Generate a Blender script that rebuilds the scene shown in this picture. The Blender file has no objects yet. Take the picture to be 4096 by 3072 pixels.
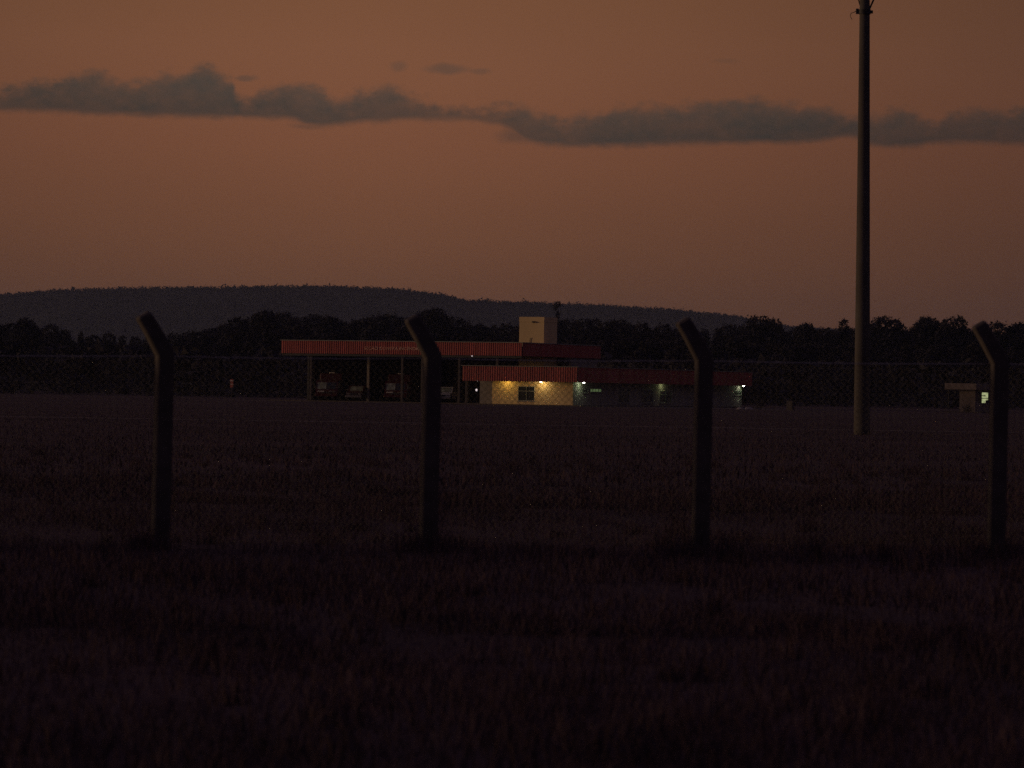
import bpy, math, random
import numpy as np
from mathutils import Vector, Matrix

# ------------------------------------------------------------------ camera
S = bpy.context.scene
COL = S.collection
F = 16000.0                      # focal length in photograph pixels (4096 wide)
CAMZ = 1.47
ROLL = 0.016
HZ = 28.0                        # horizon below the picture centre, in pixels

def sl(c):
    return tuple(((v/255.0)/12.92 if v/255.0 <= 0.04045 else ((v/255.0+0.055)/1.055)**2.4) for v in c)

cd = bpy.data.cameras.new("camera")
cam = bpy.data.objects.new("camera", cd)
COL.objects.link(cam)
cd.sensor_width = 36.0
cd.lens = 36.0*F/4096.0
cd.clip_start = 0.5
cd.clip_end = 30000
cd.dof.use_dof = True
cd.dof.focus_distance = 420
cd.dof.aperture_fstop = 6.0
pit = HZ/F
fwd = Vector((0, math.cos(pit), math.sin(pit)))
up0 = Vector((0, -math.sin(pit), math.cos(pit)))
rt0 = Vector((1, 0, 0))
rt = rt0*math.cos(ROLL)+up0*math.sin(ROLL)
up = up0*math.cos(ROLL)-rt0*math.sin(ROLL)
m3 = Matrix((rt, up, -fwd)).transposed()
cam.matrix_world = Matrix.Translation((0, 0, CAMZ)) @ m3.to_4x4()
S.camera = cam

def XY(px, py):
    """photograph pixel -> offset in pixels right of the view axis / above the horizon"""
    a, b = px-2048.0, 1536.0-py
    return a*math.cos(ROLL)-b*math.sin(ROLL), a*math.sin(ROLL)+b*math.cos(ROLL)+HZ

def at(px, py, d):
    X, Y = XY(px, py)
    return X*d/F, d, CAMZ+Y*d/F

# ------------------------------------------------------------------ world: dusk sky
SUN_DIR = Vector((-0.996, 0.03, 0.055)).normalized()
W = bpy.data.worlds.new("World")
S.world = W
W.use_nodes = True
nt = W.node_tree
nt.nodes.clear()
def N(t, **k):
    n = nt.nodes.new(t)
    for a, v in k.items():
        setattr(n, a, v)
    return n
def setin(n, i, v):
    if hasattr(v, 'is_output') or isinstance(v, bpy.types.NodeSocket):
        nt.links.new(v, n.inputs[i])
    else:
        n.inputs[i].default_value = v
def MATH(op, a, b=None, c=None, clamp=False):
    n = N('ShaderNodeMath', operation=op, use_clamp=clamp)
    setin(n, 0, a)
    if b is not None: setin(n, 1, b)
    if c is not None: setin(n, 2, c)
    return n.outputs[0]
def MAPR(v, a, b, c=0.0, d=1.0, kind='SMOOTHSTEP'):
    n = N('ShaderNodeMapRange', interpolation_type=kind)
    setin(n, 0, v); setin(n, 1, a); setin(n, 2, b); setin(n, 3, c); setin(n, 4, d)
    return n.outputs[0]
def MIX(f, a, b):
    n = N('ShaderNodeMix', data_type='RGBA')
    setin(n, 0, f); setin(n, 6, a); setin(n, 7, b)
    return n.outputs[2]
tc = N('ShaderNodeTexCoord')
sep = N('ShaderNodeSeparateXYZ')
nt.links.new(tc.outputs['Generated'], sep.inputs[0])
dx, dy, dz = sep.outputs
az = MATH('ARCTAN2', dx, dy)
X = MATH('MULTIPLY', az, F)
el = MATH('ARCSINE', dz)
Y = MATH('MULTIPLY', el, F)
# base colour against height above the horizon (in 1/16000 rad)
ramp = N('ShaderNodeValToRGB')
nt.links.new(MAPR(Y, 0.0, 25100.0, 0.0, 1.0, 'LINEAR'), ramp.inputs[0])
stops = [(0, (86, 56, 37)), (330, (95, 61, 40)), (620, (106, 68, 46)), (1000, (115, 73, 51)),
         (1330, (118, 77, 54)), (1700, (112, 74, 50)), (3200, (98, 68, 54)), (6500, (60, 44, 40)), (11000, (22, 18, 18)), (25000, (0, 0, 0))]
cr = ramp.color_ramp
cr.interpolation = 'LINEAR'
while len(cr.elements) < len(stops):
    cr.elements.new(0.5)
for e, (p, c) in zip(cr.elements, stops):
    e.position = p/25100.0
    e.color = (*sl(c), 1)
# cloud band: lower and upper edge as curves of the azimuth, mirrored on round the horizon
HALF = 2350.0
TOPP = [(-300, 400), (0, 371), (83, 339), (185, 334), (305, 306), (398, 286), (463, 318), (593, 325), (676, 293), (741, 295), (820, 258), (889, 300),
        (930, 322), (965, 392), (1000, 392), (1037, 367), (1111, 343), (1278, 350), (1343, 392), (1407, 376), (1481, 353), (1574, 346), (1648, 380),
        (1741, 413), (1805, 431), (1944, 431), (2048, 418), (2104, 427), (2168, 448), (2261, 478), (2354, 450), (2511, 431), (2696, 417),
        (2835, 408), (3011, 390), (3113, 415), (3252, 422), (3344, 441), (3391, 466), (3492, 464), (3576, 436), (3659, 464), (3715, 487),
        (3807, 455), (3900, 440), (4096, 445), (4380, 430)]
BOTP = [(-300, 452), (0, 455), (231, 460), (463, 469), (741, 474), (1018, 478), (1185, 487), (1240, 508), (1444, 494), (1759, 482), (1944, 494), (2030, 510),
        (2095, 560), (2187, 584), (2418, 589), (2696, 581), (2974, 577), (3252, 572), (3391, 552), (3492, 589), (3622, 596), (3761, 582), (4096, 589), (4380, 580)]
def edge(pts):
    n = N('ShaderNodeFloatCurve')
    c = n.mapping.curves[0]
    q = []
    for px, py in pts:
        x, y = XY(px, py)
        q.append(((x+HALF)/(2*HALF), y/2000.0))
    q = [(min(max(a, 0), 1), b) for a, b in q]
    q[0] = (0.0, q[0][1]); q[-1] = (1.0, q[-1][1])
    c.points[0].location = q[0]; c.points[1].location = q[-1]
    for p in q[1:-1]:
        c.points.new(*p)
    n.mapping.update()
    return n
xm = MATH('PINGPONG', MATH('ADD', X, HALF+1.6e5*0), 2*HALF)
xn = MATH('DIVIDE', xm, 2*HALF)
def noise(scale, detail, off=0.0, rough=0.55, sy=1.7):
    c = N('ShaderNodeCombineXYZ')
    setin(c, 0, MATH('MULTIPLY', X, scale)); setin(c, 1, MATH('MULTIPLY', Y, scale*sy)); c.inputs[2].default_value = off
    n = N('ShaderNodeTexNoise')
    n.inputs['Scale'].default_value = 1.0
    n.inputs['Detail'].default_value = detail
    n.inputs['Roughness'].default_value = rough
    nt.links.new(c.outputs[0], n.inputs['Vector'])
    return MATH('SUBTRACT', n.outputs[0], 0.5)
n1 = noise(1/95.0, 5, 3.1, 0.6)
n2 = noise(1/420.0, 3, 7.7, 0.5)
n3 = noise(1/1500.0, 3, 1.7, 0.5, 4.0)
n4 = noise(1/38.0, 4, 5.3, 0.6, 1.3)
ct, cb = edge(TOPP), edge(BOTP)
for c in (ct, cb):
    nt.links.new(xn, c.inputs['Value'])
top = MATH('ADD', MATH('MULTIPLY', ct.outputs[0], 2000.0), MATH('ADD', MATH('MULTIPLY', n1, 90.0), MATH('MULTIPLY', n4, 42.0)))
bot = MATH('ADD', MATH('MULTIPLY', cb.outputs[0], 2000.0), MATH('ADD', MATH('MULTIPLY', n1, 36.0), MATH('MULTIPLY', n4, 16.0)))
m_top = MAPR(MATH('SUBTRACT', Y, top), -34.0, 20.0, 1.0, 0.0)
m_bot = MAPR(MATH('SUBTRACT', Y, bot), -16.0, 24.0, 0.0, 1.0)
cloud = MATH('MULTIPLY', m_top, m_bot)
# thickness inside the cloud: thinner towards the top edge and where the noise opens it
thick = MATH('ADD', 0.86, MATH('ADD', MATH('MULTIPLY', n2, 0.55), MATH('ADD', MATH('MULTIPLY', n1, 0.35), MATH('MULTIPLY', n4, 0.22))))
thick = MATH('SUBTRACT', thick, MAPR(MATH('SUBTRACT', top, Y), 0.0, 70.0, 0.22, 0.0))
cloud = MATH('MULTIPLY', cloud, thick, clamp=True)
def wisp(px, py, rx, ry, k):
    x0, y0 = XY(px, py)
    u = MATH('DIVIDE', MATH('SUBTRACT', MATH('ADD', X, MATH('MULTIPLY', n2, 60.0)), x0), rx)
    v = MATH('DIVIDE', MATH('SUBTRACT', MATH('ADD', Y, MATH('MULTIPLY', n1, 40.0)), y0), ry)
    r = MATH('SQRT', MATH('ADD', MATH('MULTIPLY', u, u), MATH('MULTIPLY', v, v)))
    return MATH('MULTIPLY', MAPR(r, 0.25, 1.1, 1.0, 0.0), k)
for a in ((1795, 280, 120, 26, 0.5), (1925, 288, 60, 16, 0.35), (1597, 268, 45, 28, 0.35), (2900, 248, 70, 14, 0.18), (985, 318, 60, 16, 0.5), (1240, 505, 110, 20, 0.35), (2080, 545, 130, 40, 0.45)):
    cloud = MATH('MAXIMUM', cloud, wisp(*a))
skycol = ramp.outputs[0]
mott = MATH('ADD', 1.0, MATH('MULTIPLY', n3, 0.10))
cc = MIX(MAPR(MATH('SUBTRACT', Y, bot), 0.0, 160.0), (*sl((54, 52, 48)), 1), (*sl((69, 61, 54)), 1))
col = MIX(MATH('MULTIPLY', cloud, 0.97), skycol, cc)
# brighter towards the place where the sun went down (left, a little behind), darker opposite
GLOW = math.radians(-2.4)
dot = MATH('ADD', MATH('MULTIPLY', dx, math.sin(GLOW)), MATH('MULTIPLY', dy, math.cos(GLOW)))
hlen = MATH('SQRT', MATH('ADD', MATH('MULTIPLY', dx, dx), MATH('MULTIPLY', dy, dy)))
ang = MATH('ARCCOSINE', MATH('MINIMUM', MATH('DIVIDE', dot, MATH('MAXIMUM', hlen, 0.001)), 0.99999))
fall = MATH('POWER', 2.71828, MATH('MULTIPLY', MATH('POWER', MATH('DIVIDE', ang, math.radians(14.0)), 1.5), -1.0))
glow = MATH('ADD', 0.06, MATH('MULTIPLY', fall, 0.94))
# away from the glow: dim mauve evening sky, palest overhead
cool = MIX(MATH('POWER', MAPR(el, 0.0, 1.4, 0.0, 1.0, 'LINEAR'), 1.3), (0.011, 0.009, 0.013, 1), (0.110, 0.080, 0.145, 1))
fac = MATH('MULTIPLY', MATH('MULTIPLY', glow, 1.17), mott)
cbg = N('ShaderNodeBackground')
nt.links.new(cool, cbg.inputs[0])
nt.links.new(MATH('POWER', MATH('SUBTRACT', 1.0, fall), 2.0), cbg.inputs[1])
# the ground half below the horizon is hidden by the ground sheet
bg = N('ShaderNodeBackground')
nt.links.new(col, bg.inputs[0])
nt.links.new(fac, bg.inputs[1])
sky = N('ShaderNodeTexSky', sky_type='NISHITA')
sky.sun_disc = False
sky.sun_elevation = math.radians(-1.0)
sky.sun_rotation = math.atan2(SUN_DIR.x, SUN_DIR.y)
bg2 = N('ShaderNodeBackground')
nt.links.new(sky.outputs[0], bg2.inputs[0])
bg2.inputs[1].default_value = 0.004
add = N('ShaderNodeAddShader')
nt.links.new(bg.outputs[0], add.inputs[0]); nt.links.new(bg2.outputs[0], add.inputs[1])
out = N('ShaderNodeOutputWorld')
add2 = N('ShaderNodeAddShader')
nt.links.new(add.outputs[0], add2.inputs[0]); nt.links.new(cbg.outputs[0], add2.inputs[1])
nt.links.new(add2.outputs[0], out.inputs[0])
W.cycles.sampling_method = 'MANUAL'
W.cycles.sample_map_resolution = 512

sd = bpy.data.lights.new("sun", 'SUN')
sd.energy = 1.06
sd.angle = math.radians(14)
sd.color = (1.0, 0.62, 0.33)
so = bpy.data.objects.new("sun", sd)
COL.objects.link(so)
so.rotation_euler = SUN_DIR.to_track_quat('Z', 'Y').to_euler()

S.view_settings.view_transform = 'Standard'
S.view_settings.look = 'None'
S.view_settings.exposure = 0.0
S.view_settings.gamma = 1.0
S.view_settings.use_curve_mapping = False
S.render.engine = 'CYCLES'
S.cycles.use_denoising = False
S.cycles.max_bounces = 5
S.cycles.volume_bounces = 0
S.cycles.volume_step_rate = 8.0
S.cycles.sample_clamp_indirect = 3.0

# ------------------------------------------------------------------ materials
def mat(name, col, rough=0.8, var=0.25, scale=3.0, metal=0.0, bump=0.0, col2=None, detail=5, stretch=(1, 1, 1), emit=None, estr=0.0, spec=0.3):
    m = bpy.data.materials.new(name)
    m.use_nodes = True
    t = m.node_tree
    b = t.nodes['Principled BSDF']
    tcn = t.nodes.new('ShaderNodeTexCoord')
    mp = t.nodes.new('ShaderNodeMapping'); mp.inputs['Scale'].default_value = stretch
    t.links.new(tcn.outputs['Object'], mp.inputs[0])
    nz = t.nodes.new('ShaderNodeTexNoise')
    nz.inputs['Scale'].default_value = scale
    nz.inputs['Detail'].default_value = detail
    t.links.new(mp.outputs[0], nz.inputs['Vector'])
    mr = t.nodes.new('ShaderNodeMapRange')
    mr.inputs[1].default_value = 0.3; mr.inputs[2].default_value = 0.7
    t.links.new(nz.outputs[0], mr.inputs[0])
    mx = t.nodes.new('ShaderNodeMix'); mx.data_type = 'RGBA'
    c2 = col2 if col2 else tuple(v*(1-var) for v in col)
    mx.inputs[6].default_value = (*c2, 1); mx.inputs[7].default_value = (*[min(1, v*(1+var*0.5)) for v in col], 1)
    t.links.new(mr.outputs[0], mx.inputs[0])
    t.links.new(mx.outputs[2], b.inputs['Base Color'])
    b.inputs['Roughness'].default_value = rough
    b.inputs['Metallic'].default_value = metal
    b.inputs['Specular IOR Level'].default_value = spec
    if bump:
        bn = t.nodes.new('ShaderNodeBump'); bn.inputs['Strength'].default_value = bump; bn.inputs['Distance'].default_value = 0.02
        t.links.new(nz.outputs[0], bn.inputs['Height']); t.links.new(bn.outputs[0], b.inputs['Normal'])
    if emit:
        b.inputs['Emission Color'].default_value = (*emit, 1)
        b.inputs['Emission Strength'].default_value = estr
    return m
M = {}
M['ground'] = mat('field_soil', (0.082, 0.054, 0.056), 0.95, 0.3, 0.09, col2=(0.045, 0.032, 0.036), detail=9, spec=0.1)
M['track'] = mat('track_gravel', (0.15, 0.12, 0.11), 0.95, 0.3, 0.4)
M['apron'] = mat('apron_concrete', (0.10, 0.08, 0.075), 0.9, 0.3, 0.25)
M['grass'] = mat('dry_grass', (0.084, 0.054, 0.064), 0.9, 0.2, 0.35, col2=(0.060, 0.041, 0.050), spec=0.1)
M['concrete'] = mat('post_concrete', (0.095, 0.082, 0.078), 0.9, 0.35, 6.0, bump=0.4)
M['mastc'] = mat('mast_concrete', (0.105, 0.095, 0.085), 0.9, 0.35, 1.4, stretch=(1, 1, 0.35))
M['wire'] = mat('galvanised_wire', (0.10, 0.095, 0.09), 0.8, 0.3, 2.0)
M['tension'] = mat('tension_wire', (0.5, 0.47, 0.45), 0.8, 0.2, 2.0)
M['red'] = mat('red_sheet', (0.46, 0.125, 0.10), 0.7, 0.28, 0.5, stretch=(2.5, 2.5, 0.4))
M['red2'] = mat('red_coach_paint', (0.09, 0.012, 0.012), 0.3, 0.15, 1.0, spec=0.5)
M['cream'] = mat('cream_plaster', (0.72, 0.55, 0.29), 0.9, 0.16, 0.35, stretch=(1, 1, 0.5))
M['hutp'] = mat('hut_plaster', (0.22, 0.18, 0.16), 0.9, 0.3, 0.8)
M['white'] = mat('white_plaster', (0.30, 0.27, 0.25), 0.9, 0.2, 0.4, stretch=(1, 1, 0.5))
M['white_paint'] = mat('white_paint', (0.80, 0.78, 0.72), 0.4, 0.12, 1.0, spec=0.5)
M['letter'] = mat('letter_paint', (0.85, 0.62, 0.48), 0.8, 0.6, 0.9, col2=(0.60, 0.22, 0.14))
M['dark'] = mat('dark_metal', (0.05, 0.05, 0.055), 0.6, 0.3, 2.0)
M['rubber'] = mat('tyre_rubber', (0.02, 0.02, 0.02), 0.9, 0.3, 3.0)
M['frame'] = mat('window_frame_paint', (0.30, 0.32, 0.28), 0.6, 0.2, 2.0)
M['glass'] = mat('window_glass', (0.03, 0.035, 0.035), 0.08, 0.2, 1.0, spec=0.6)
M['wshield_sheen'] = mat('windscreen_painted_sheen', (0.46, 0.52, 0.42), 0.12, 0.6, 2.2, spec=0.8)  # reflected sky painted into the base colour as a pale grey-green
M['chrome'] = mat('bright_metal', (0.30, 0.28, 0.25), 0.3, 0.2, 2.0, metal=0.3)
M['foliage'] = mat('dark_foliage', (0.040, 0.037, 0.044), 0.95, 0.2, 0.35, col2=(0.036, 0.034, 0.040), spec=0.1)
M['foliage2'] = mat('dull_foliage', (0.043, 0.039, 0.045), 0.95, 0.2, 0.35, col2=(0.036, 0.034, 0.040), spec=0.1)
M['bark'] = mat('bark', (0.07, 0.055, 0.04), 0.95, 0.4, 2.0)
M['hill'] = mat('hill_ground', (0.04, 0.042, 0.03), 0.95, 0.5, 0.01, spec=0.05)
M['hillf'] = mat('hill_foliage', (0.034, 0.034, 0.036), 0.95, 0.5, 0.012, col2=(0.02, 0.024, 0.018), spec=0.05)
M['lens_y'] = mat('lamp_lens_warm', (0.8, 0.7, 0.4), 0.5, 0.1, 1.0, emit=(1.0, 0.82, 0.40), estr=6.0)
M['lens_w'] = mat('lamp_lens_white', (0.8, 0.8, 0.75), 0.5, 0.1, 1.0, emit=(1.0, 0.93, 0.80), estr=22.0)
M['lens_dim'] = mat('lamp_lens_dim', (0.8, 0.8, 0.8), 0.5, 0.1, 1.0, emit=(0.85, 0.72, 0.75), estr=0.9)
M['pane_green'] = mat('lit_pane', (0.25, 0.3, 0.2), 0.4, 0.5, 2.5, emit=(0.42, 0.62, 0.25), estr=0.16)
M['pane_lit'] = mat('lit_guard_pane', (0.3, 0.3, 0.2), 0.4, 0.5, 2.5, emit=(0.62, 0.68, 0.34), estr=0.6)

# ------------------------------------------------------------------ mesh helper
class MB:
    def __init__(s):
        s.v, s.f = [], []
    def add(s, vs, fs):
        o = len(s.v)
        s.v += [tuple(p) for p in vs]
        s.f += [tuple(i+o for i in f) for f in fs]
        return s
    def box(s, x0, x1, y0, y1, z0, z1, ch=0.0):
        if ch <= 0:
            s.add([(x0, y0, z0), (x1, y0, z0), (x1, y1, z0), (x0, y1, z0), (x0, y0, z1), (x1, y0, z1), (x1, y1, z1), (x0, y1, z1)],
                  [(3, 2, 1, 0), (4, 5, 6, 7), (0, 1, 5, 4), (1, 2, 6, 5), (2, 3, 7, 6), (3, 0, 4, 7)])
        else:
            c = ch
            ring = lambda z, i: [(x0+i+c, y0+i, z), (x1-i-c, y0+i, z), (x1-i, y0+i+c, z), (x1-i, y1-i-c, z), (x1-i-c, y1-i, z), (x0+i+c, y1-i, z), (x0+i, y1-i-c, z), (x0+i, y0+i+c, z)]
            s.loft([ring(z0, c*0.7), ring(z0+c, 0), ring(z1-c, 0), ring(z1, c*0.7)])
        return s
    def loft(s, rings, cap=True):
        n = len(rings[0]); vs = [p for r in rings for p in r]; fs = []
        for k in range(len(rings)-1):
            for i in range(n):
                j = (i+1) % n
                fs.append((k*n+i, k*n+j, (k+1)*n+j, (k+1)*n+i))
        if cap:
            fs.append(tuple(reversed(range(n)))); fs.append(tuple((len(rings)-1)*n+i for i in range(n)))
        return s.add(vs, fs)
    def tube(s, pts, r, n=6):
        pts = [Vector(p) for p in pts]
        rs = r if isinstance(r, (list, tuple)) else [r]*len(pts)
        rings = []
        for i, p in enumerate(pts):
            d = (pts[min(i+1, len(pts)-1)]-pts[max(i-1, 0)]).normalized()
            a = d.orthogonal().normalized() if abs(d.z) < 0.95 else Vector((1, 0, 0))
            a = (a-d*a.dot(d)).normalized(); b = d.cross(a)
            rings.append([tuple(p+(a*math.cos(2*math.pi*k/n)+b*math.sin(2*math.pi*k/n))*rs[i]) for k in range(n)])
        return s.loft(rings)
    def cyl(s, c, r, axis, h, n=16):
        c = Vector(c); ax = Vector(axis).normalized()
        return s.tube([c-ax*h/2, c+ax*h/2], r, n)
    def build(s, name, m, parent=None, loc=None, rz=0.0, smooth=False):
        me = bpy.data.meshes.new(name)
        me.from_pydata(s.v, [], s.f)
        me.update()
        if smooth:
            me.polygons.foreach_set('use_smooth', [True]*len(me.polygons))
        me.materials.append(m)
        o = bpy.data.objects.new(name, me)
        COL.objects.link(o)
        if parent: o.parent = parent
        if loc: o.location = loc
        o.rotation_euler[2] = rz
        return o
def npmesh(name, V, Fc, m, parent=None):
    """V (n,3), Fc (k,3 or 4) arrays -> one mesh object"""
    me = bpy.data.meshes.new(name)
    k = Fc.shape[1]
    me.vertices.add(len(V)); me.vertices.foreach_set('co', V.astype(np.float32).ravel())
    me.loops.add(Fc.size); me.loops.foreach_set('vertex_index', Fc.astype(np.int32).ravel())
    me.polygons.add(len(Fc))
    me.polygons.foreach_set('loop_start', np.arange(0, Fc.size, k, dtype=np.int32))
    me.update(calc_edges=True)
    me.materials.append(m)
    o = bpy.data.objects.new(name, me); COL.objects.link(o)
    if parent: o.parent = parent
    return o
def tag(o, label=None, cat=None, group=None, kind=None):
    if label: o['label'] = label
    if cat: o['category'] = cat
    if group: o['group'] = group
    if kind: o['kind'] = kind
    return o
def empty(name, loc, rz=0.0):
    o = bpy.data.objects.new(name, None)
    COL.objects.link(o); o.location = loc; o.rotation_euler[2] = rz
    o.empty_display_size = 0.3
    return o
R = random.Random(5)
NR = np.random.default_rng(11)

# ------------------------------------------------------------------ ground
def gz(x, y):
    return 0.0
b = MB()
xs = [-9000, -3000, -1000, -300, -100, 0, 100, 300, 1000, 3000, 9000]
ys = [-3000, -300, 0, 60, 120, 250, 500, 1000, 3000, 12000]
for x in xs:
    for y in ys: b.v.append((x, y, 0.0))
for i in range(len(xs)-1):
    for j in range(len(ys)-1):
        k = i*len(ys)+j
        b.f.append((k, k+len(ys), k+len(ys)+1, k+1))
tag(b.build('ground', M['ground']), kind='structure', label='dark dry grass airfield running out to the wood')
# a narrow perimeter track seen as a faint pale line
b = MB(); n = 60
for i in range(n+1):
    x = -300+600*i/n
    y = 175+0.6*math.sin(x*0.05)
    b.v += [(x, y-1.5, 0.004), (x, y+1.5+0.3*math.sin(x*.21), 0.004)]
    if i: b.f.append((2*i-2, 2*i, 2*i+1, 2*i-1))
tag(b.build('dirt_track', M['track']), kind='structure', label='narrow pale track crossing the dark airfield')

# ------------------------------------------------------------------ haze
b = MB().box(-6500, 6500, -200, 7500, -1.0, 175.0)
hz = b.build('haze', M['ground'])
hm = bpy.data.materials.new('haze_air'); hm.use_nodes = True
hm.node_tree.nodes.clear()
pv = hm.node_tree.nodes.new('ShaderNodeVolumePrincipled')
pv.inputs['Color'].default_value = (0.62, 0.72, 1.0, 1)
pv.inputs['Density'].default_value = 6.0e-5
ho = hm.node_tree.nodes.new('ShaderNodeOutputMaterial')
hm.node_tree.links.new(pv.outputs[0], ho.inputs['Volume'])
hz.data.materials.clear(); hz.data.materials.append(hm)
tag(hz, label='thin bluish evening haze over the airfield', kind='stuff')

# ------------------------------------------------------------------ hills with their forest
RID = [(-2600, 1330), (-1400, 1260), (-700, 1215), (0, 1181), (100, 1172), (250, 1160), (520, 1154), (800, 1151), (1100, 1146), (1300, 1147), (1600, 1158), (1750, 1178),
       (1850, 1201), (2100, 1211), (2400, 1222), (2700, 1240), (2950, 1268), (3050, 1292), (3200, 1312), (3600, 1330), (4300, 1390), (6500, 1440)]
RD = 4600.0
rx, rz_ = [], []
for p in RID:
    x, y, z = at(p[0], p[1]+13, RD); rx.append(x); rz_.append(z)
def ridge(x): return float(np.interp(x, rx, rz_))
def hillz(x, y):
    xr = x*RD/y if y > 0 else x
    h = ridge(xr)
    if y <= RD: k = max(0.0, (y-3300)/(RD-3300)); s = k*k*(3-2*k)
    else: k = min(1.0, (y-RD)/2400); s = 1-k*k*(3-2*k)
    return h*s-2.0 + s*2.0 + 3.0*math.sin(x*.011)*math.sin(y*.008)*s*(1-s)*4
b = MB(); nx, ny = 220, 26
for i in range(nx+1):
    for j in range(ny+1):
        y = 3250+(7050-3250)*j/ny
        x = (-1400+3000*i/nx)*y/RD
        b.v.append((x, y, hillz(x, y)))
for i in range(nx):
    for j in range(ny):
        k = i*(ny+1)+j
        b.f.append((k, k+ny+1, k+ny+2, k+1))
tag(b.build('hills', M['hill'], smooth=True), kind='structure', label='long low wooded hill behind the airfield')

def clumps(P, Sz, flat=0.8, k=5, pts=None):
    """irregular small leaf clumps: k random triangles about each point"""
    n = len(P)
    V = np.zeros((n, k, 3, 3)); 
    c = P[:, None, None, :]+NR.normal(0, 0.38, (n, k, 1, 3))*Sz[:, None, None, None]*np.array([1, 1, flat])
    V = c+NR.normal(0, 0.42, (n, k, 3, 3))*Sz[:, None, None, None]*np.array([1, 1, flat])
    V = V.reshape(-1, 3)
    Fc = np.arange(len(V)).reshape(-1, 3)
    return V, Fc
P = []
for i in range(15000):
    y = RD-1150*R.random()**1.6+60
    px = R.uniform(-500, 4600)
    x = (px-2048)/F*y
    P.append((x, y, hillz(x, y)+R.uniform(0.5, 3.5)))
for i in range(2600):
    px = -500+5100*i/2600+R.uniform(-3, 3)
    x = (px-2048)/F*RD
    h = R.uniform(0, 2.2) if R.random() < .97 else R.uniform(2.5, 6)
    P.append((x, RD+R.uniform(-25, 25), hillz(x, RD)+h))
P = np.array(P)
V, Fc = clumps(P, NR.uniform(1.8, 3.2, len(P)), 0.9, 6)
tag(npmesh('hill_forest', V, Fc, M['hillf']), kind='stuff', label='dark forest covering the distant hill')

# ------------------------------------------------------------------ trees
def crown_mesh(name, kind, seed):
    """crown of a 1 m tall tree, built of leafy lobes set round the limbs"""
    g = np.random.default_rng(seed)
    lobes = []
    if kind == 'round':
        lobes.append((0, 0, .60, .20, .26)); nl = 11; rr, z0, z1, lr = .17, .34, .86, (.09, .14)
        lobes.append((g.uniform(-.03, .03), 0, .86, .13, .12))
    elif kind == 'cone':
        lobes += [(0, 0, .35, .17, .16), (0, 0, .52, .14, .16), (0, 0, .70, .10, .15), (0, 0, .86, .06, .12)]; nl = 8; rr, z0, z1, lr = .13, .25, .6, (.06, .10)
    elif kind == 'plume':
        lobes += [(0, 0, .55, .13, .28), (.02, 0, .82, .09, .15)]; nl = 8; rr, z0, z1, lr = .10, .35, .85, (.07, .10)
    elif kind == 'dome':
        lobes += [(0, 0, .66, .26, .20), (0, 0, .84, .16, .14)]; nl = 12; rr, z0, z1, lr = .22, .45, .82, (.09, .15)
    else:
        lobes += [(0, 0, .965, .042, .033), (-.02, 0, .93, .03, .03), (0, 0, .85, .018, .05), (.01, 0, .74, .03, .06)]; nl = 0; rr = z0 = z1 = 0; lr = (0, 0)
    for i in range(nl):
        a = i*2.4+g.uniform(-.3, .3); z = g.uniform(z0, z1); q = rr*(1.05-.6*(z-z0)/(z1-z0+.01))
        r_ = g.uniform(*lr)
        lobes.append((q*math.cos(a), q*math.sin(a), z, r_, r_*g.uniform(.7, 1.0)))
    P = []
    for (x, y, z, r_, h_) in lobes:
        m_ = int(max(60, 17000*r_*h_)) if kind != 'thin' else 60
        d_ = g.normal(0, 1, (m_, 3)); d_ /= np.linalg.norm(d_, axis=1)[:, None]
        q = g.uniform(.45, 1.0, m_)**.6
        P.append(np.stack([x+d_[:, 0]*r_*q, y+d_[:, 1]*r_*q, z+d_[:, 2]*h_*q], 1))
    P = np.concatenate(P); n = len(P)
    P[:, 2] = np.clip(P[:, 2], .06, .985)
    k_ = .5 if kind == 'thin' else 1.0
    V = P[:, None, None, :]+g.normal(0, 0.007*k_, (n, 3, 1, 3))+g.normal(0, 0.013*k_, (n, 3, 3, 3))
    V = V.reshape(-1, 3)
    V[:, 2] = np.minimum(V[:, 2], 1.0)
    Fc = np.arange(len(V)).reshape(-1, 3)
    o = npmesh(name, V, Fc, M['foliage'] if seed % 2 else M['foliage2'])
    me = o.data
    bpy.data.objects.remove(o)
    return me
def trunk_mesh(seed):
    g = random.Random(seed)
    b = MB()
    b.tube([(0, 0, 0), (0.006, 0, 0.3), (-0.004, 0.004, 0.6), (0, 0, 0.86)], [0.022, 0.017, 0.011, 0.004], 7)
    for k in range(7):
        z = 0.3+0.08*k; a = g.uniform(0, 6.28); l = 0.17*(1-z)+0.05
        b.tube([(0, 0, z), (l*.5*math.cos(a), l*.5*math.sin(a), z+0.06), (l*math.cos(a), l*math.sin(a), z+0.14)], [0.008, 0.005, 0.002], 4)
    me = bpy.data.meshes.new('trunk'); me.from_pydata(b.v, [], b.f); me.materials.append(M['bark'])
    return me
KINDS = ['round', 'cone', 'plume', 'round', 'dome', 'dome', 'thin']
CROWN = [crown_mesh('crown', k, 20+i) for i, k in enumerate(KINDS)]
TRUNK = [trunk_mesh(40+i) for i in range(3)]
def tree(name, px, topy, d, k, wide, label, group=None):
    x, y, z = at(px, topy, d)
    e = empty(name, (x, y, 0), R.uniform(0, 6.28))
    e.scale = (z*wide, z*wide, z)
    c = bpy.data.objects.new('crown', CROWN[k]); COL.objects.link(c); c.parent = e
    t_ = bpy.data.objects.new('trunk', TRUNK[k % 3]); COL.objects.link(t_); t_.parent = e
    tag(e, label, 'tree', group)
    return e
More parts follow.
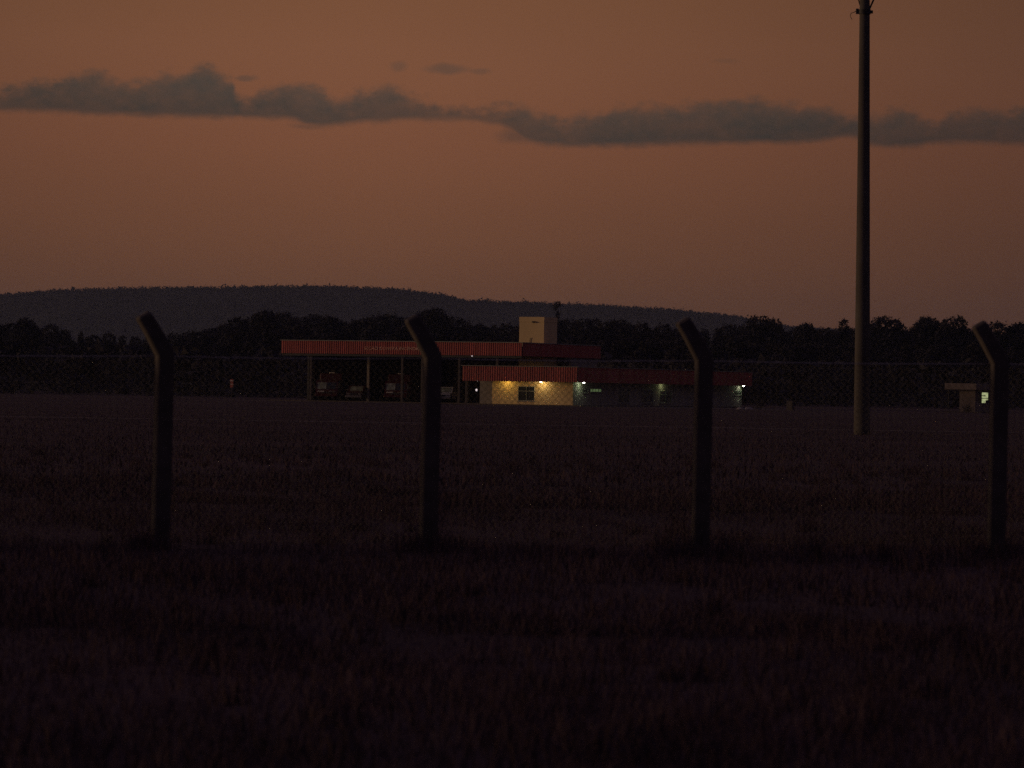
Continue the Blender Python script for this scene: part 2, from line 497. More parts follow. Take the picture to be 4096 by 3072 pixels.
TOPS = [(-500, 1300), (0, 1290), (60, 1280), (105, 1266), (150, 1285), (220, 1288), (260, 1312), (380, 1318), (560, 1335), (690, 1322), (800, 1312), (900, 1282), (1000, 1252), (1060, 1240), (1200, 1246), (1330, 1262),
        (1500, 1258), (1700, 1240), (1745, 1228), (1850, 1262), (1960, 1278), (2080, 1290), (2200, 1262), (2330, 1262), (2480, 1276), (2640, 1290), (2800, 1298), (2950, 1284), (3050, 1286), (3200, 1294), (3400, 1300), (3600, 1310), (4096, 1312), (4600, 1312)]
tpx = [p[0] for p in TOPS]; tpy = [p[1] for p in TOPS]
def grp(px):
    if px < 900: return ('dark tree in the low wood at the left of the fire station', 'trees of the low wood left of the fire station')
    if px < 2250: return ('dark tree in the high wood behind the red-fasciaed fire station', 'trees of the wood behind the fire station')
    return ('dark tree in the wood behind the long low wing and the mast', 'trees of the wood behind the low wing')
px = -520.0
while px < 4620:
    top_ = float(np.interp(px, tpx, tpy))+R.uniform(-6, 16)
    l, g = grp(px)
    tree('broadleaf_tree', px, top_, R.uniform(760, 900), R.choice([0, 2, 3, 4, 5, 1]), R.uniform(0.8, 1.15), l, g)
    px += R.uniform(34, 62)
px = -500.0
while px < 4620:
    top_ = float(np.interp(px, tpx, tpy))+R.uniform(40, 95)
    l, g = grp(px)
    tree('broadleaf_tree', px, top_, R.uniform(560, 690), R.choice([0, 3, 5, 1]), R.uniform(1.0, 1.5), l, g)
    px += R.uniform(50, 85)
# trees that stand clear against the sky
SKYL = [(2231, 1203, 900, 6, 0.9, 'tall thin tree whose crown rises above the hill line right of the tower'),
        (3040, 1254, 740, 5, 1.0, 'round crowned tree standing highest left of the mast, where the hill line ends'),
        (3098, 1266, 750, 0, 0.8, 'small rounded tree just right of the highest tree left of the mast'),
        (3225, 1284, 760, 3, 0.9, 'low bushy tree midway between the highest tree and the mast'),
        (3376, 1266, 770, 1, 0.9, 'pointed conical tree immediately left of the tall mast'),
        (3548, 1256, 740, 5, 1.25, 'broad dome crowned tree first to the right of the mast'),
        (3500, 1285, 780, 0, 0.9, 'low crown touching the right edge of the mast'),
        (3706, 1257, 750, 3, 1.05, 'rounded tree with tall narrow top, second skyline crown right of the mast'),
        (3768, 1276, 760, 0, 0.9, 'small crown between two taller skyline trees at the right'),
        (3818, 1254, 745, 5, 0.95, 'dome crowned tree just left of the rightmost fence post top'),
        (3985, 1278, 760, 0, 1.1, 'wide low crown right of the rightmost fence post top'),
        (4080, 1281, 760, 3, 1.0, 'rightmost skyline tree at the edge of the wood'),
        (105, 1262, 760, 5, 0.9, 'tallest tree of the low wood near the left edge'),
        (1062, 1232, 760, 3, 1.0, 'tall bushy tree at the left end of the high wood above the fire station roof'),
        (1738, 1222, 760, 5, 0.9, 'tall round crowned tree above the station roof beside the second fence post')]
for a in SKYL:
    tree('skyline_tree', *a)
# undergrowth closing the wood below the crowns
n = 15000
pxs = NR.uniform(-600, 4700, n); dd = NR.uniform(540, 900, n)
P = np.stack([(pxs-2048)/F*dd, dd, NR.uniform(0.2, 6.5, n)], 1)
V, Fc = clumps(P, NR.uniform(0.6, 1.3, n), 0.9, 5)
tag(npmesh('undergrowth', V, Fc, M['foliage']), kind='stuff', label='tangled dark undergrowth filling the foot of the wood')

# ------------------------------------------------------------------ buildings
ALF = math.radians(25)
U = Vector((math.cos(ALF), -math.sin(ALF))); Vv = Vector((math.sin(ALF), math.cos(ALF)))
class Frame:
    """local building frame: x = along the lit front (to the right), y = depth"""
    def __init__(s, px, py, d):
        x, y, z = at(px, py, d); s.o = Vector((x, y))
    def u(s, px, py, v):
        k = XY(px, py)[0]/F
        # o + u U + v V = t (k,1)
        q = s.o+Vv*v
        # q.x + u Ux = k (q.y + u Uy)
        u = (k*q.y-q.x)/(U.x-k*U.y)
        return u, q.y+u*U.y
    def v(s, px, py, u):
        k = XY(px, py)[0]/F
        q = s.o+U*u
        v = (k*q.y-q.x)/(Vv.x-k*Vv.y)
        return v, q.y+v*Vv.y
    def z(s, px, py, d): return CAMZ+XY(px, py)[1]*d/F
    def root(s, name): return empty(name, (s.o.x, s.o.y, 0.0), -ALF)

def corrugated(b, x0, x1, y, z0, z1, depth=0.05, pitch=0.25, axis='x'):
    """a trapezoid-ribbed sheet in front of y (towards -y); for axis 'y' it faces +x"""
    n = max(2, int(round((x1-x0)/pitch))); w = (x1-x0)/n
    prof = []
    for i in range(n):
        a = x0+i*w
        prof += [(a, 0), (a+w*.35, 0), (a+w*.5, depth), (a+w*.85, depth)]
    prof.append((x1, 0))
    vs, fs = [], []
    for (p, q) in prof:
        for z in (z0, z1):
            vs.append((p, y-q, z) if axis == 'x' else (y+q, p, z))
    back = len(vs)
    for z in (z0, z1):
        for p in (x0, x1):
            vs.append((p, y+0.04, z) if axis == 'x' else (y-0.04, p, z))
    m_ = len(prof)
    for i in range(m_-1):
        fs.append((2*i, 2*i+2, 2*i+3, 2*i+1))
    fs.append((back+1, back, back+2, back+3))
    b.add(vs, fs)
    fs2 = [tuple([back, back+1]+[2*i for i in range(m_-1, -1, -1)]), tuple([back+3, back+2]+[2*i+1 for i in range(m_)])]
    o = len(b.v)-len(vs)
    b.f += [tuple(i+o for i in f) for f in fs2]
    return b

def lamp(parent, loc, r, m, power, colr, hood=True, name='wall_lamp', blind=False):
    """bulkhead lamp: body, hood and lens, with its own light just under the lens"""
    x, y, z = loc
    body = MB().box(x-r*1.2, x+r*1.2, y-r*1.2, y+r*1.2, z, z+r*0.7, 0.01).build(name, M['white_paint'], parent)
    L = MB()
    rings = []
    for k in range(5):
        a = k/4*math.pi/2
        rr = r*math.cos(a)+0.004
        rings.append([(x+rr*math.cos(2*math.pi*i/10), y+rr*math.sin(2*math.pi*i/10), z-0.004-r*0.8*math.sin(a)) for i in range(10)])
    L.loft(rings)
    L.build('lamp_lens', m, body, smooth=True)
    if power > 0:
        ld = bpy.data.lights.new('lamp_light', 'POINT'); ld.energy = power; ld.color = colr; ld.shadow_soft_size = 0.06
        lo = bpy.data.objects.new('lamp_light', ld); COL.objects.link(lo); lo.parent = body
        lo.location = (x, y, z-r-0.12)
    return body

def window(parent, axis, a0, a1, c, z0, z1, bars=1, trans=0.3, pane=None, frame=None, out=-1):
    """framed window; axis 'x': in a wall plane y=c facing -y; axis 'y': in a wall plane x=c facing +x"""
    def bx(b, p0, p1, q0, q1, r0, r1):
        if axis == 'x': b.box(p0, p1, c-q1, c-q0, r0, r1)
        else: b.box(c+q0, c+q1, p0, p1, r0, r1)
    f = MB(); t_ = 0.06
    bx(f, a0, a0+t_, 0.0, 0.07, z0, z1); bx(f, a1-t_, a1, 0.0, 0.07, z0, z1)
    bx(f, a0+t_, a1-t_, 0.0, 0.07, z0, z0+t_); bx(f, a0+t_, a1-t_, 0.0, 0.07, z1-t_, z1)
    for k in range(bars):
        p = a0+(a1-a0)*(k+1)/(bars+1)
        bx(f, p-.025, p+.025, 0.002, 0.06, z0+t_, z1-t_)
    if trans:
        zz = z1-(z1-z0)*trans
        bx(f, a0+t_, a1-t_, 0.004, 0.065, zz-.03, zz+.03)
    w = f.build('window', frame or M['frame'], parent)
    g = MB(); bx(g, a0+t_*.5, a1-t_*.5, 0.008, 0.02, z0+t_*.5, z1-t_*.5)
    g.build('pane', pane or M['glass'], w)
    s_ = MB(); bx(s_, a0-.08, a1+.08, 0.0, 0.14, z0-.08, z0-0.003)
    s_.build('sill', M['white'], w)
    return w

# --- the open fire station hall
H = Frame(2089, 1400, 421)
hall = H.root('fire_station')
tag(hall, 'open vehicle hall with long red fascia and cream tower on its roof', 'fire station')
uL, dL = H.u(1127, 1400, 0)
vB, dB = H.v(2400, 1400, 0)
vB = min(vB, 21.0)
zT, zF = 6.55, 5.18
# fascia: separate ribbed panels
n = int(round(-uL/2.0)); w = -uL/n
for i in range(n):
    a = uL+i*w
    corrugated(MB(), a+.012, a+w-.012, -0.06, zF, zT-R.uniform(0, .012)).build('fascia_panel', M['red'], hall)
nb = int(round(vB/2.0)); wb = vB/nb
for i in range(nb):
    corrugated(MB(), i*wb+.012, (i+1)*wb-.012, 0.06, zF, zT, axis='y').build('fascia_panel', M['red'], hall)
MB().box(uL-.14, 0.14, -.14, -.005, zT+.002, zT+.07).box(0.012, .14, 0.002, vB, zT+.002, zT+.07).build('coping', M['frame'], hall)
MB().box(uL, 0, 0, vB, 5.35, 5.55).build('soffit', M['white'], hall)
MB().box(uL+.1, -.1, .1, vB-.1, 5.9, 6.15).build('roof', M['dark'], hall)
MB().box(uL+.05, -.05, .02, .25, 4.93, 5.34).build('front_beam', M['dark'], hall)
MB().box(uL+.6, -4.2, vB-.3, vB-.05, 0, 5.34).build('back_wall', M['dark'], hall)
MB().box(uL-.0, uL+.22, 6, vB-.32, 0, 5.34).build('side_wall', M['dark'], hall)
MB().box(-.4, -.18, 13, vB-.32, 0, 5.34).build('side_wall', M['white'], hall)
MB().box(uL-1, 0.5, -1, vB-.35, 0.0, 0.12).build('floor_slab', M['apron'], hall)
for px in (1245, 1610, 1690, 1838, 1990):
    u, d = H.u(px, 1520, 0.45)
    MB().box(u-.13, u+.13, .3, .56, .12, 4.92, 0.02).build('column', M['concrete'], hall)
u, d = H.u(1474, 1500, 4.0)
MB().box(u-.15, u+.15, 3.9, 4.2, .12, 5.34, .02).build('column', M['white'], hall)
# lettering on the fascia
def lettering(txt, parent, x0, x1, y, z, h, m, wid=None, rot=(math.pi/2, 0, 0)):
    fc = bpy.data.curves.new('lettering', 'FONT'); fc.body = txt; fc.extrude = 0.012; fc.size = h*1.4
    fo = bpy.data.objects.new('lettering_curve', fc); COL.objects.link(fo)
    bpy.context.view_layer.update()
    me = bpy.data.meshes.new_from_object(fo.evaluated_get(bpy.context.evaluated_depsgraph_get()))
    COL.objects.unlink(fo); bpy.data.objects.remove(fo)
    co = np.zeros(len(me.vertices)*3); me.vertices.foreach_get('co', co); co = co.reshape(-1, 3)
    sx = (x1-x0)/(co[:, 0].max()-co[:, 0].min())
    co[:, 0] = (co[:, 0]-co[:, 0].min())*sx
    me.vertices.foreach_set('co', co.ravel()); me.update()
    me.materials.clear(); me.materials.append(m)
    o = bpy.data.objects.new('lettering', me); COL.objects.link(o); o.parent = parent
    o.rotation_euler = rot; o.location = (x0, y, z)
    return o
u0, d0 = H.u(1458, 1390, -.13); u1, d1 = H.u(1682, 1390, -.13)
lettering('SE\u00c7\u00c3O CONTRA INC\u00caNDIO', hall, u0, u1, -.135, 5.66, .32, M['letter'])
# cream tower rising through the roof
ta, dt = H.u(2077, 1320, 7.8); tb, _ = H.u(2176, 1320, 7.8)
tv1 = 7.8+3.4
ztt = H.z(2126, 1268, dt)
MB().box(ta, tb, 7.8, tv1, 0.12, ztt-.58).box(ta+.02, tb-.02, 7.82, tv1-.02, ztt-.58, ztt-.54).build('tower', M['cream'], hall)
cap = MB().box(ta-.02, tb+.02, 7.78, tv1+.02, ztt-.54, ztt).build('tower_cap', M['cream'], hall)
MB().box(ta+1.55, ta+1.85, 7.6, 7.79, ztt-.62, ztt-.46, .02).tube([(ta+1.3, 7.74, 6.6), (ta+1.3, 7.74, 7.1), (ta+1.45, 7.74, 7.2)], .03).build('tower_fitting', M['dark'], hall)
lamp(hall, (H.u(1893, 1421, .3)[0], .05, 5.14), .09, M['lens_dim'], .5, (1, .75, .65), name='soffit_lamp')

# --- low office block in front of and beside the hall
O = Frame(2310, 1530, 412)
off = O.root('office_block')
tag(off, 'low office block with red fascia, yellow lit end wall and long dim wing', 'building')
oz0, oz1 = 2.47, 4.02
oL, _ = O.u(1851, 1500, 0)
oV, _ = O.v(3005, 1540, 0)
n = int(round(-oL/2.0)); w = -oL/n
for i in range(n):
    a = oL+i*w
    corrugated(MB(), a+.012, a+w-.012, -0.06, oz0, oz1-R.uniform(0, .012)).build('fascia_panel', M['red'], off)
n = int(round(oV/2.0)); w = oV/n
for i in range(n):
    corrugated(MB(), i*w+.012, (i+1)*w-.012, 0.06, oz0, oz1-R.uniform(0, .012), axis='y').build('fascia_panel', M['red'], off)
MB().box(oL-.14, 0.14, -.14, -.005, oz1+.002, oz1+.06).box(.012, .14, .002, oV, oz1+.002, oz1+.06).build('coping', M['frame'], off)
MB().box(oL, 0, 0, 9, oz0+.12, oz0+.25).box(-7, 0, 9, oV, oz0+.12, oz0+.25).build('soffit', M['white'], off)
MB().box(oL+.1, -.1, .1, 9, 3.4, 3.6).box(-7, -.1, 9, oV, 3.4, 3.6).build('roof', M['dark'], off)
WV = 0.95      # depth of the eaves in front
wl, _ = O.u(1968, 1580, WV); wr, _ = O.u(2292, 1580, WV)
wr = min(wr, -WV)
ww0, _ = O.u(2072, 1575, WV); ww1, _ = O.u(2138, 1575, WV)
wz0, wz1 = O.z(2100, 1604, 412), O.z(2100, 1545, 412)
b = MB()
b.box(wl, ww0, WV, WV+.2, 0, oz0+.118); b.box(ww1, wr, WV, WV+.2, 0, oz0+.118)
b.box(ww0, ww1, WV, WV+.2, 0, wz0); b.box(ww0, ww1, WV, WV+.2, wz1, oz0+.118)
b.build('front_wall', M['cream'], off)
# recess left of the lit wall
MB().box(oL+.5, wl, WV+2.2, WV+2.4, 0, oz0+.118).box(wl, wl+.2, WV+.203, WV+2.4, 0, oz0+.118).build('porch_wall', M['white'], off)
MB().box(oL+.2, oL+.45, .2, .45, 0, oz0+.118, .02).build('column', M['concrete'], off)
MB().box(oL-.4, .6, -.6, oV, 0.0, .1).build('plinth', M['apron'], off)
window(off, 'x', ww0, ww1, WV+.06, wz0, wz1, 1, .33)
# wing wall (faces right) with its openings
WU = wr
wb = [(2332, 2352, 1553, 1572, 0), (2474, 2518, 1555, 1612, 0), (2568, 2612, 1557, 1612, 0), (2640, 2686, 1563, 1612, 0), (2938, 2966, 1562, 1580, 0)]
spans = []
for (p0, p1, y0, y1, lit) in wb:
    v0, dd_ = O.v(p0, y0, WU); v1, _ = O.v(p1, y0, WU)
    spans.append((v0, v1, O.z((p0+p1)/2, y1, dd_), O.z((p0+p1)/2, y0, dd_), lit))
gv0, gd = O.v(2361, 1560, WU); gv1, _ = O.v(2406, 1560, WU)
spans.append((gv0, gv1, O.z(2383, 1569, gd), O.z(2383, 1554, gd), 1))
spans.sort()
b = MB(); cur = WV+.203
for (v0, v1, z0, z1, lit) in spans:
    v0 = max(v0, cur+.02)
    b.box(WU-.2, WU, cur, v0, .1, oz0+.118)
    b.box(WU-.2, WU, v0, v1, .1, z0); b.box(WU-.2, WU, v0, v1, z1, oz0+.118)
    window(off, 'y', v0, v1, WU-.06, z0, z1, 3 if lit else 1, 0 if lit else .33, M['pane_green'] if lit else None)
    cur = v1
b.box(WU-.2, WU, cur, oV-.5, .1, oz0+.118)
b.box(-7, WU-.2, oV-.7, oV-.5, .1, oz0+.118)
b.build('wing_wall', M['white'], off)
# lamps under the eaves
YEL, GRN = (1.0, .66, .15), (.55, 1.0, .36)
u, d = O.u(2163, 1532, .3); lamp(off, (u, .34, oz0+.05), .13, M['lens_w'], 17.0, YEL)
u, d = O.u(2020, 1531, .3); lamp(off, (u, .34, oz0+.11), .07, M['lens_y'], 18.0, YEL)
u, d = O.u(1909, 1528, .2); lamp(off, (u, .2, oz0+.05), .07, M['lens_dim'], .4, (1, .8, .8))
v, d = O.v(2335, 1534, -.38); lamp(off, (-.38, v, oz0+.05), .14, M['lens_w'], 9, GRN)
v, d = O.v(2663, 1540, -.38); lamp(off, (-.38, v, oz0+.11), .06, M['lens_y'], 8.0, (.85, 1.0, .45))
v, d = O.v(2975, 1544, -.38); lamp(off, (-.38, v, oz0+.05), .14, M['lens_w'], 6, GRN)
# pale globe fixture on the porch wall
u, d = O.u(1906, 1560, 1.6); zz = O.z(1906, 1560, d)
b = MB(); rings = []
for k in range(7):
    a = math.pi*(k+.5)/7
    rings.append([(u+.11*math.sin(a)*math.cos(2*math.pi*i/10), 1.6+.11*math.sin(a)*math.sin(2*math.pi*i/10), zz-.13*math.cos(a)) for i in range(10)])
b.loft(rings); b.build('globe_lamp', M['lens_dim'], off, smooth=True)
MB().tube([(u, 1.6, zz+.13), (u, 1.6, oz0+.12)], .02).build('lamp_stem', M['dark'], off)

# --- vehicles in the hall
def wheel(parent, x, y, r, wd):
    w = MB().cyl((x, y, r), r, (1, 0, 0), wd, 18).build('wheel', M['rubber'], parent)
    MB().cyl((x, y, r), r*.55, (1, 0, 0), wd+.02, 14).build('rim', M['chrome'], w)
def prism_x(b, prof, x0, x1):
    """profile of (y,z) points extruded along x"""
    n = len(prof)
    b.add([(x0, y, z) for y, z in prof]+[(x1, y, z) for y, z in prof],
          [tuple(range(n)), tuple(reversed(range(n, 2*n)))]+[(i, n+i, n+(i+1) % n, (i+1) % n) for i in range(n)])
    return b
def fire_truck(loc, rz, label):
    t_ = empty('fire_truck', loc, rz)
    tag(t_, label, 'fire truck')
    w = 1.22
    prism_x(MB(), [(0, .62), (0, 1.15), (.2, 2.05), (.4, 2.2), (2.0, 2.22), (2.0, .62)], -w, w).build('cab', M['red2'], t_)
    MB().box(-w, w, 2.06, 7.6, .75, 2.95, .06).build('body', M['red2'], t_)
    for s_ in (-1, 1):
        x0, x1 = (.05*s_, 1.02*s_) if s_ > 0 else (1.02*s_, .05*s_)
        MB().add([(x0, .0, 1.24), (x1, .0, 1.24), (x1, .17, 1.96), (x0, .17, 1.96), (x0, .06, 1.24), (x1, .06, 1.24), (x1, .23, 1.96), (x0, .23, 1.96)],
                 [(0, 1, 2, 3), (7, 6, 5, 4), (0, 4, 5, 1), (1, 5, 6, 2), (2, 6, 7, 3), (3, 7, 4, 0)]).build('windscreen', M['wshield_sheen'] if s_ < 0 else M['glass'], t_)  # one half carries the painted sky reflection, the other stays dark glass
        MB().box(s_*.62-.36, s_*.62+.36, -.06, -.002, .93, 1.06, .01).build('headlight', M['white_paint'] if s_ < 0 else M['chrome'], t_)
        MB().box(s_*1.36-.09, s_*1.36+.09, .02, .1, 1.35, 1.8, .02).tube([(s_*1.2, .3, 1.95), (s_*1.36, .08, 1.8)], .02).build('mirror', M['dark'], t_)
        MB().box(s_*.8-.22, s_*.8+.22, .33, .5, 2.223, 2.27).build('marker_light', M['chrome'], t_)
    MB().box(-w-.03, w+.03, -.24, -.003, .45, .74, .04).build('bumper', M['red2'], t_)
    MB().box(-.55, .55, -.04, -.002, .77, .9).build('grille', M['dark'], t_)
    MB().box(-.2, .42, 2.1, 2.35, 2.953, 3.1, .03).build('light_bar', M['white_paint'], t_)
    MB().box(-.35, .35, 2.7, 3.5, 2.953, 3.05).cyl((0, 3.1, 3.2), .1, (0, -1, .2), 1.0, 10).build('roof_monitor', M['dark'], t_)
    for k in range(4):
        MB().box(w+.003, w+.03, 2.4+k*1.25, 3.5+k*1.25, 1.0, 2.6).build('shutter', M['dark'], t_)
        MB().box(-w-.03, -w-.003, 2.4+k*1.25, 3.5+k*1.25, 1.0, 2.6).build('shutter', M['dark'], t_)
    for y in (1.1, 5.2, 6.5):
        for s_ in (-1, 1): wheel(t_, s_*1.08, y, .52, .34)
def pickup(loc, rz, m, label):
    t_ = empty('pickup_truck', loc, rz)
    tag(t_, label, 'pickup')
    w = .86
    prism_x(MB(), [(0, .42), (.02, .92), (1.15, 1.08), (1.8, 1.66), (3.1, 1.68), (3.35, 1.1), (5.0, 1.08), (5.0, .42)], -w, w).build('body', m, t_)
    MB().add([(-.72, 1.17, 1.12), (.72, 1.17, 1.12), (.66, 1.72, 1.6), (-.66, 1.72, 1.6), (-.72, 1.22, 1.09), (.72, 1.22, 1.09), (.66, 1.78, 1.57), (-.66, 1.78, 1.57)],
             [(0, 1, 2, 3), (7, 6, 5, 4), (0, 4, 5, 1), (1, 5, 6, 2), (2, 6, 7, 3), (3, 7, 4, 0)]).build('windscreen', M['wshield_sheen'], t_)
    MB().box(-w-.02, w+.02, -.14, -.003, .38, .6, .03).build('bumper', M['chrome'], t_)
    MB().box(-.42, .42, -.03, -.002, .64, .84).build('grille', M['dark'], t_)
    for s_ in (-1, 1):
        MB().box(s_*.64-.14, s_*.64+.14, -.025, .002, .68, .86, .01).build('headlight', M['chrome'], t_)
        MB().box(s_*.98-.08, s_*.98+.08, 1.35, 1.42, 1.15, 1.33, .02).build('mirror', M['dark'], t_)
        MB().box(s_*w-.004*s_-.01, s_*w+.012, 1.9, 2.9, 1.15, 1.55).build('side_window', M['glass'], t_)
    for y in (.95, 4.0):
        for s_ in (-1, 1): wheel(t_, s_*.78, y, .36, .22)
def in_hall(px, v):
    u, d = H.u(px, 1580, v)
    p = H.o+U*u+Vv*v
    return (p.x, p.y, .12)
fire_truck(in_hall(1306, 3.0), -ALF*.4, 'red fire truck parked in the leftmost bay of the hall')
fire_truck(in_hall(1582, 3.0), -ALF*.4, 'red fire truck with pale windscreen in the bay left of the second fence post')
pickup(in_hall(1415, 2.0), -ALF*.4, M['red2'], 'low red pickup parked between the two fire trucks')
pickup(in_hall(1768, 1.5), -ALF*.4, M['white_paint'], 'white pickup showing just right of the second fence post')

# apron in front of the hall
u0, _ = H.u(1127, 1600, -3)
pts = [(-36, -8), (30, -8), (30, 24), (-36, 24)]
b = MB()
vs = []
for (a, c) in pts:
    p = H.o+U*a+Vv*c; vs.append((p.x, p.y, 0.006))
b.add(vs, [(0, 1, 2, 3)])
tag(b.build('apron', M['apron']), kind='structure', label='pale paved apron in front of the fire station')

# --- guard hut at the right
G = Frame(3906, 1545, 412)
hut = G.root('guard_hut')
tag(hut, 'small flat roofed guard hut with one lit window, at the far right', 'hut')
gu, _ = G.u(3779, 1545, 0)
MB().box(gu, 0, 0, 5.6, 2.35, 3.0, .03).build('roof', M['hutp'], hut)
a0, _ = G.u(3838, 1600, .7); a1, _ = G.u(3901, 1600, .7)
MB().box(a0, a1, .7, .9, 0, 2.347).box(a1-.2, a1, .903, 1.5, 0, 2.347).box(a0, a0+.2, .903, 5.2, 0, 2.347).build('wall', M['hutp'], hut)
wv0, _ = G.v(3927, 1590, a1); wv1, _ = G.v(3955, 1590, a1)
MB().box(a1-.2, a1, 1.5, wv0, 0, 1.0).box(a1-.2, a1, wv0, wv1, 0, .95).box(a1-.2, a1, wv1, 5.2, 0, 2.347).box(a1-.2, a1, 1.5, wv1, 2.15, 2.347).box(a0+.2, a1-.2, 5.0, 5.2, 0, 2.347).build('side_wall', M['hutp'], hut)
window(hut, 'y', wv0+.01, wv1-.01, a1-.08, .953, 2.147, 0, .56, M['pane_lit'], M['dark'])
MB().box(a1-.05, a1-.01, wv0+.08, wv0+(wv1-wv0)*.55, 1.72, 1.80).box(a1-.05, a1-.01, wv0+(wv1-wv0)*.62, wv1-.08, .98, 1.30).build('window_bar', M['dark'], hut)
MB().box(a1-.15, a1-.09, 1.5, wv0, 1.0, 2.15).build('door', M['dark'], hut)
MB().tube([(gu+.3, .5, 0), (gu+.3, .5, 2.347)], .05, 8).build('roof_post', M['dark'], hut)
MB().box(gu, .3, -.3, 5.8, 0, .09).build('plinth', M['apron'], hut)
# clump at the foot of the hut
def bush(px, py, d, r, label):
    x, y, z = at(px, py, d)
    n = 160
    P = NR.normal(0, .38, (n, 3))*np.array([r, r, r*.7])+np.array([0, 0, r*.55]); P[:, 2] = np.abs(P[:, 2])
    V, Fc = clumps(P, np.full(n, .12), 1.0, 3)
    e = empty('shrub', (x, y, 0)); tag(e, label, 'shrub')
    npmesh('leaves', V, Fc, M['foliage'], e)
    MB().tube([(0, 0, 0), (.05, 0, r*.5)], [.04, .02], 5).build('stem', M['bark'], e)
bush(3868, 1640, 405, .75, 'dark shrub at the foot of the guard hut wall')
bush(3040, 1640, 402, 1.0, 'low dark shrub beyond the end of the long wing')
# pale stones and a cabinet by the end of the wing
def stone(px, py, d, r, label):
    x, y, z = at(px, py, d)
    b = MB(); g = random.Random(px); rings = []
    for k in range(5):
        a = k/4*math.pi/2
        rings.append([(r*math.cos(a)*g.uniform(.85, 1.1)*math.cos(2*math.pi*i/9)*1.25+.001, r*math.cos(a)*g.uniform(.85, 1.1)*math.sin(2*math.pi*i/9), r*.62*math.sin(a)) for i in range(9)])
    b.loft(rings)
    o = b.build('painted_stone', M['white'], None, (x, y, 0), smooth=False)
    tag(o, label, 'stone')
stone(2961, 1640, 398, .36, 'pale painted stone directly below the rightmost lamp of the wing')
stone(2993, 1640, 398, .42, 'larger pale painted stone, right of the one below the rightmost lamp')
x, y, z = at(3161, 1642, 392)
cb_ = empty('utility_cabinet', (x, y, 0), -ALF)
tag(cb_, 'small dull grey utility cabinet standing in the grass left of the mast', 'cabinet')
MB().box(-.33, .33, -.2, .2, .1, .95, .02).build('housing', M['concrete'], cb_)
MB().box(-.29, .29, -.225, -.203, .15, .9, .005).build('door', M['concrete'], cb_)
MB().box(-.4, .4, -.26, .26, 0, .098).build('base', M['concrete'], cb_)
# red marker at the left
x, y, z = at(926, 1594, 500)
mk = empty('marker_board', (x, y, 0), -.3)
tag(mk, 'narrow red marker board on a thin post, alone left of the hall', 'marker')
MB().box(-.2, .2, -.03, .03, 1.35, 2.38, .01).build('board', M['red'], mk)
MB().tube([(0, .06, 0), (0, .06, 2.2)], .035, 8).build('post', M['concrete'], mk)
MB().box(-.205, .205, -.034, .034, 2.15, 2.24).box(-.205, .205, -.034, .034, 1.72, 1.8).build('band', M['white_paint'], mk)

# ------------------------------------------------------------------ the tall mast
md = 154.0
mx, my, _ = at(3448, 1700, md)
mast = empty('light_mast', (mx, my, 0))
tag(mast, 'tall tapering round concrete mast standing in the field at the right', 'mast')
b = MB(); rings = []
NS = 28
hh = 19.0
def mr(z): return 0.315-0.0072*z
def mxo(z): return 0.0 - z*0.0092
for k in range(40):
    z = -0.2+(hh+.2)*k/39
    rings.append([(mxo(z)+mr(z)*math.cos(2*math.pi*i/NS), mr(z)*math.sin(2*math.pi*i/NS), z) for i in range(NS)])
b.loft(rings); b.build('pole', M['mastc'], mast, smooth=True)
zc = at(3455, 47, md)[2]
xo = mxo(zc)
b = MB(); rings = []
for z in (zc-.09, zc+.09):
    rings.append([(xo+(mr(z)+.035)*math.cos(2*math.pi*i/NS), (mr(z)+.035)*math.sin(2*math.pi*i/NS), z) for i in range(NS)])
b.loft(rings)
b.box(xo-mr(zc)-.14, xo-mr(zc)-.036, -.05, .05, zc-.09, zc+.12, .01).box(xo+mr(zc)+.036, xo+mr(zc)+.12, -.05, .05, zc-.06, zc+.06, .01)
b.build('collar', M['dark'], mast)
MB().tube([(xo-mr(zc)-.1, 0, zc+.05), (xo-mr(zc)-.22, 0, zc-.03), (xo-mr(zc)-.32, .02, zc-.06), (xo-mr(zc)-.36, .02, zc-.16), (xo-mr(zc)-.28, .02, zc-.3)], .014, 5).build('loose_cable', M['dark'], mast)
MB().tube([(xo+mr(zc)-.02, 0, zc+.1), (xo+mr(zc)+.16, 0, zc+.52), (xo+mr(zc)+.62, 0, zc+1.65)], .035, 6).build('brace', M['dark'], mast)
MB().tube([(xo-mr(zc)+.02, 0, zc+.25), (xo-mr(zc)-.09, 0, zc+.6), (xo-mr(zc)-.62, 0, zc+1.65)], .028, 6).build('brace', M['dark'], mast)
MB().box(xo-1.2, xo+1.2, .16, .3, zc+1.6, zc+1.75, .02).build('crossarm', M['dark'], mast)
for s_ in (-1, 1):
    MB().box(xo+s_*.95-.16, xo+s_*.95+.16, .1, .36, zc+1.76, zc+2.1, .03).build('floodlight', M['dark'], mast)

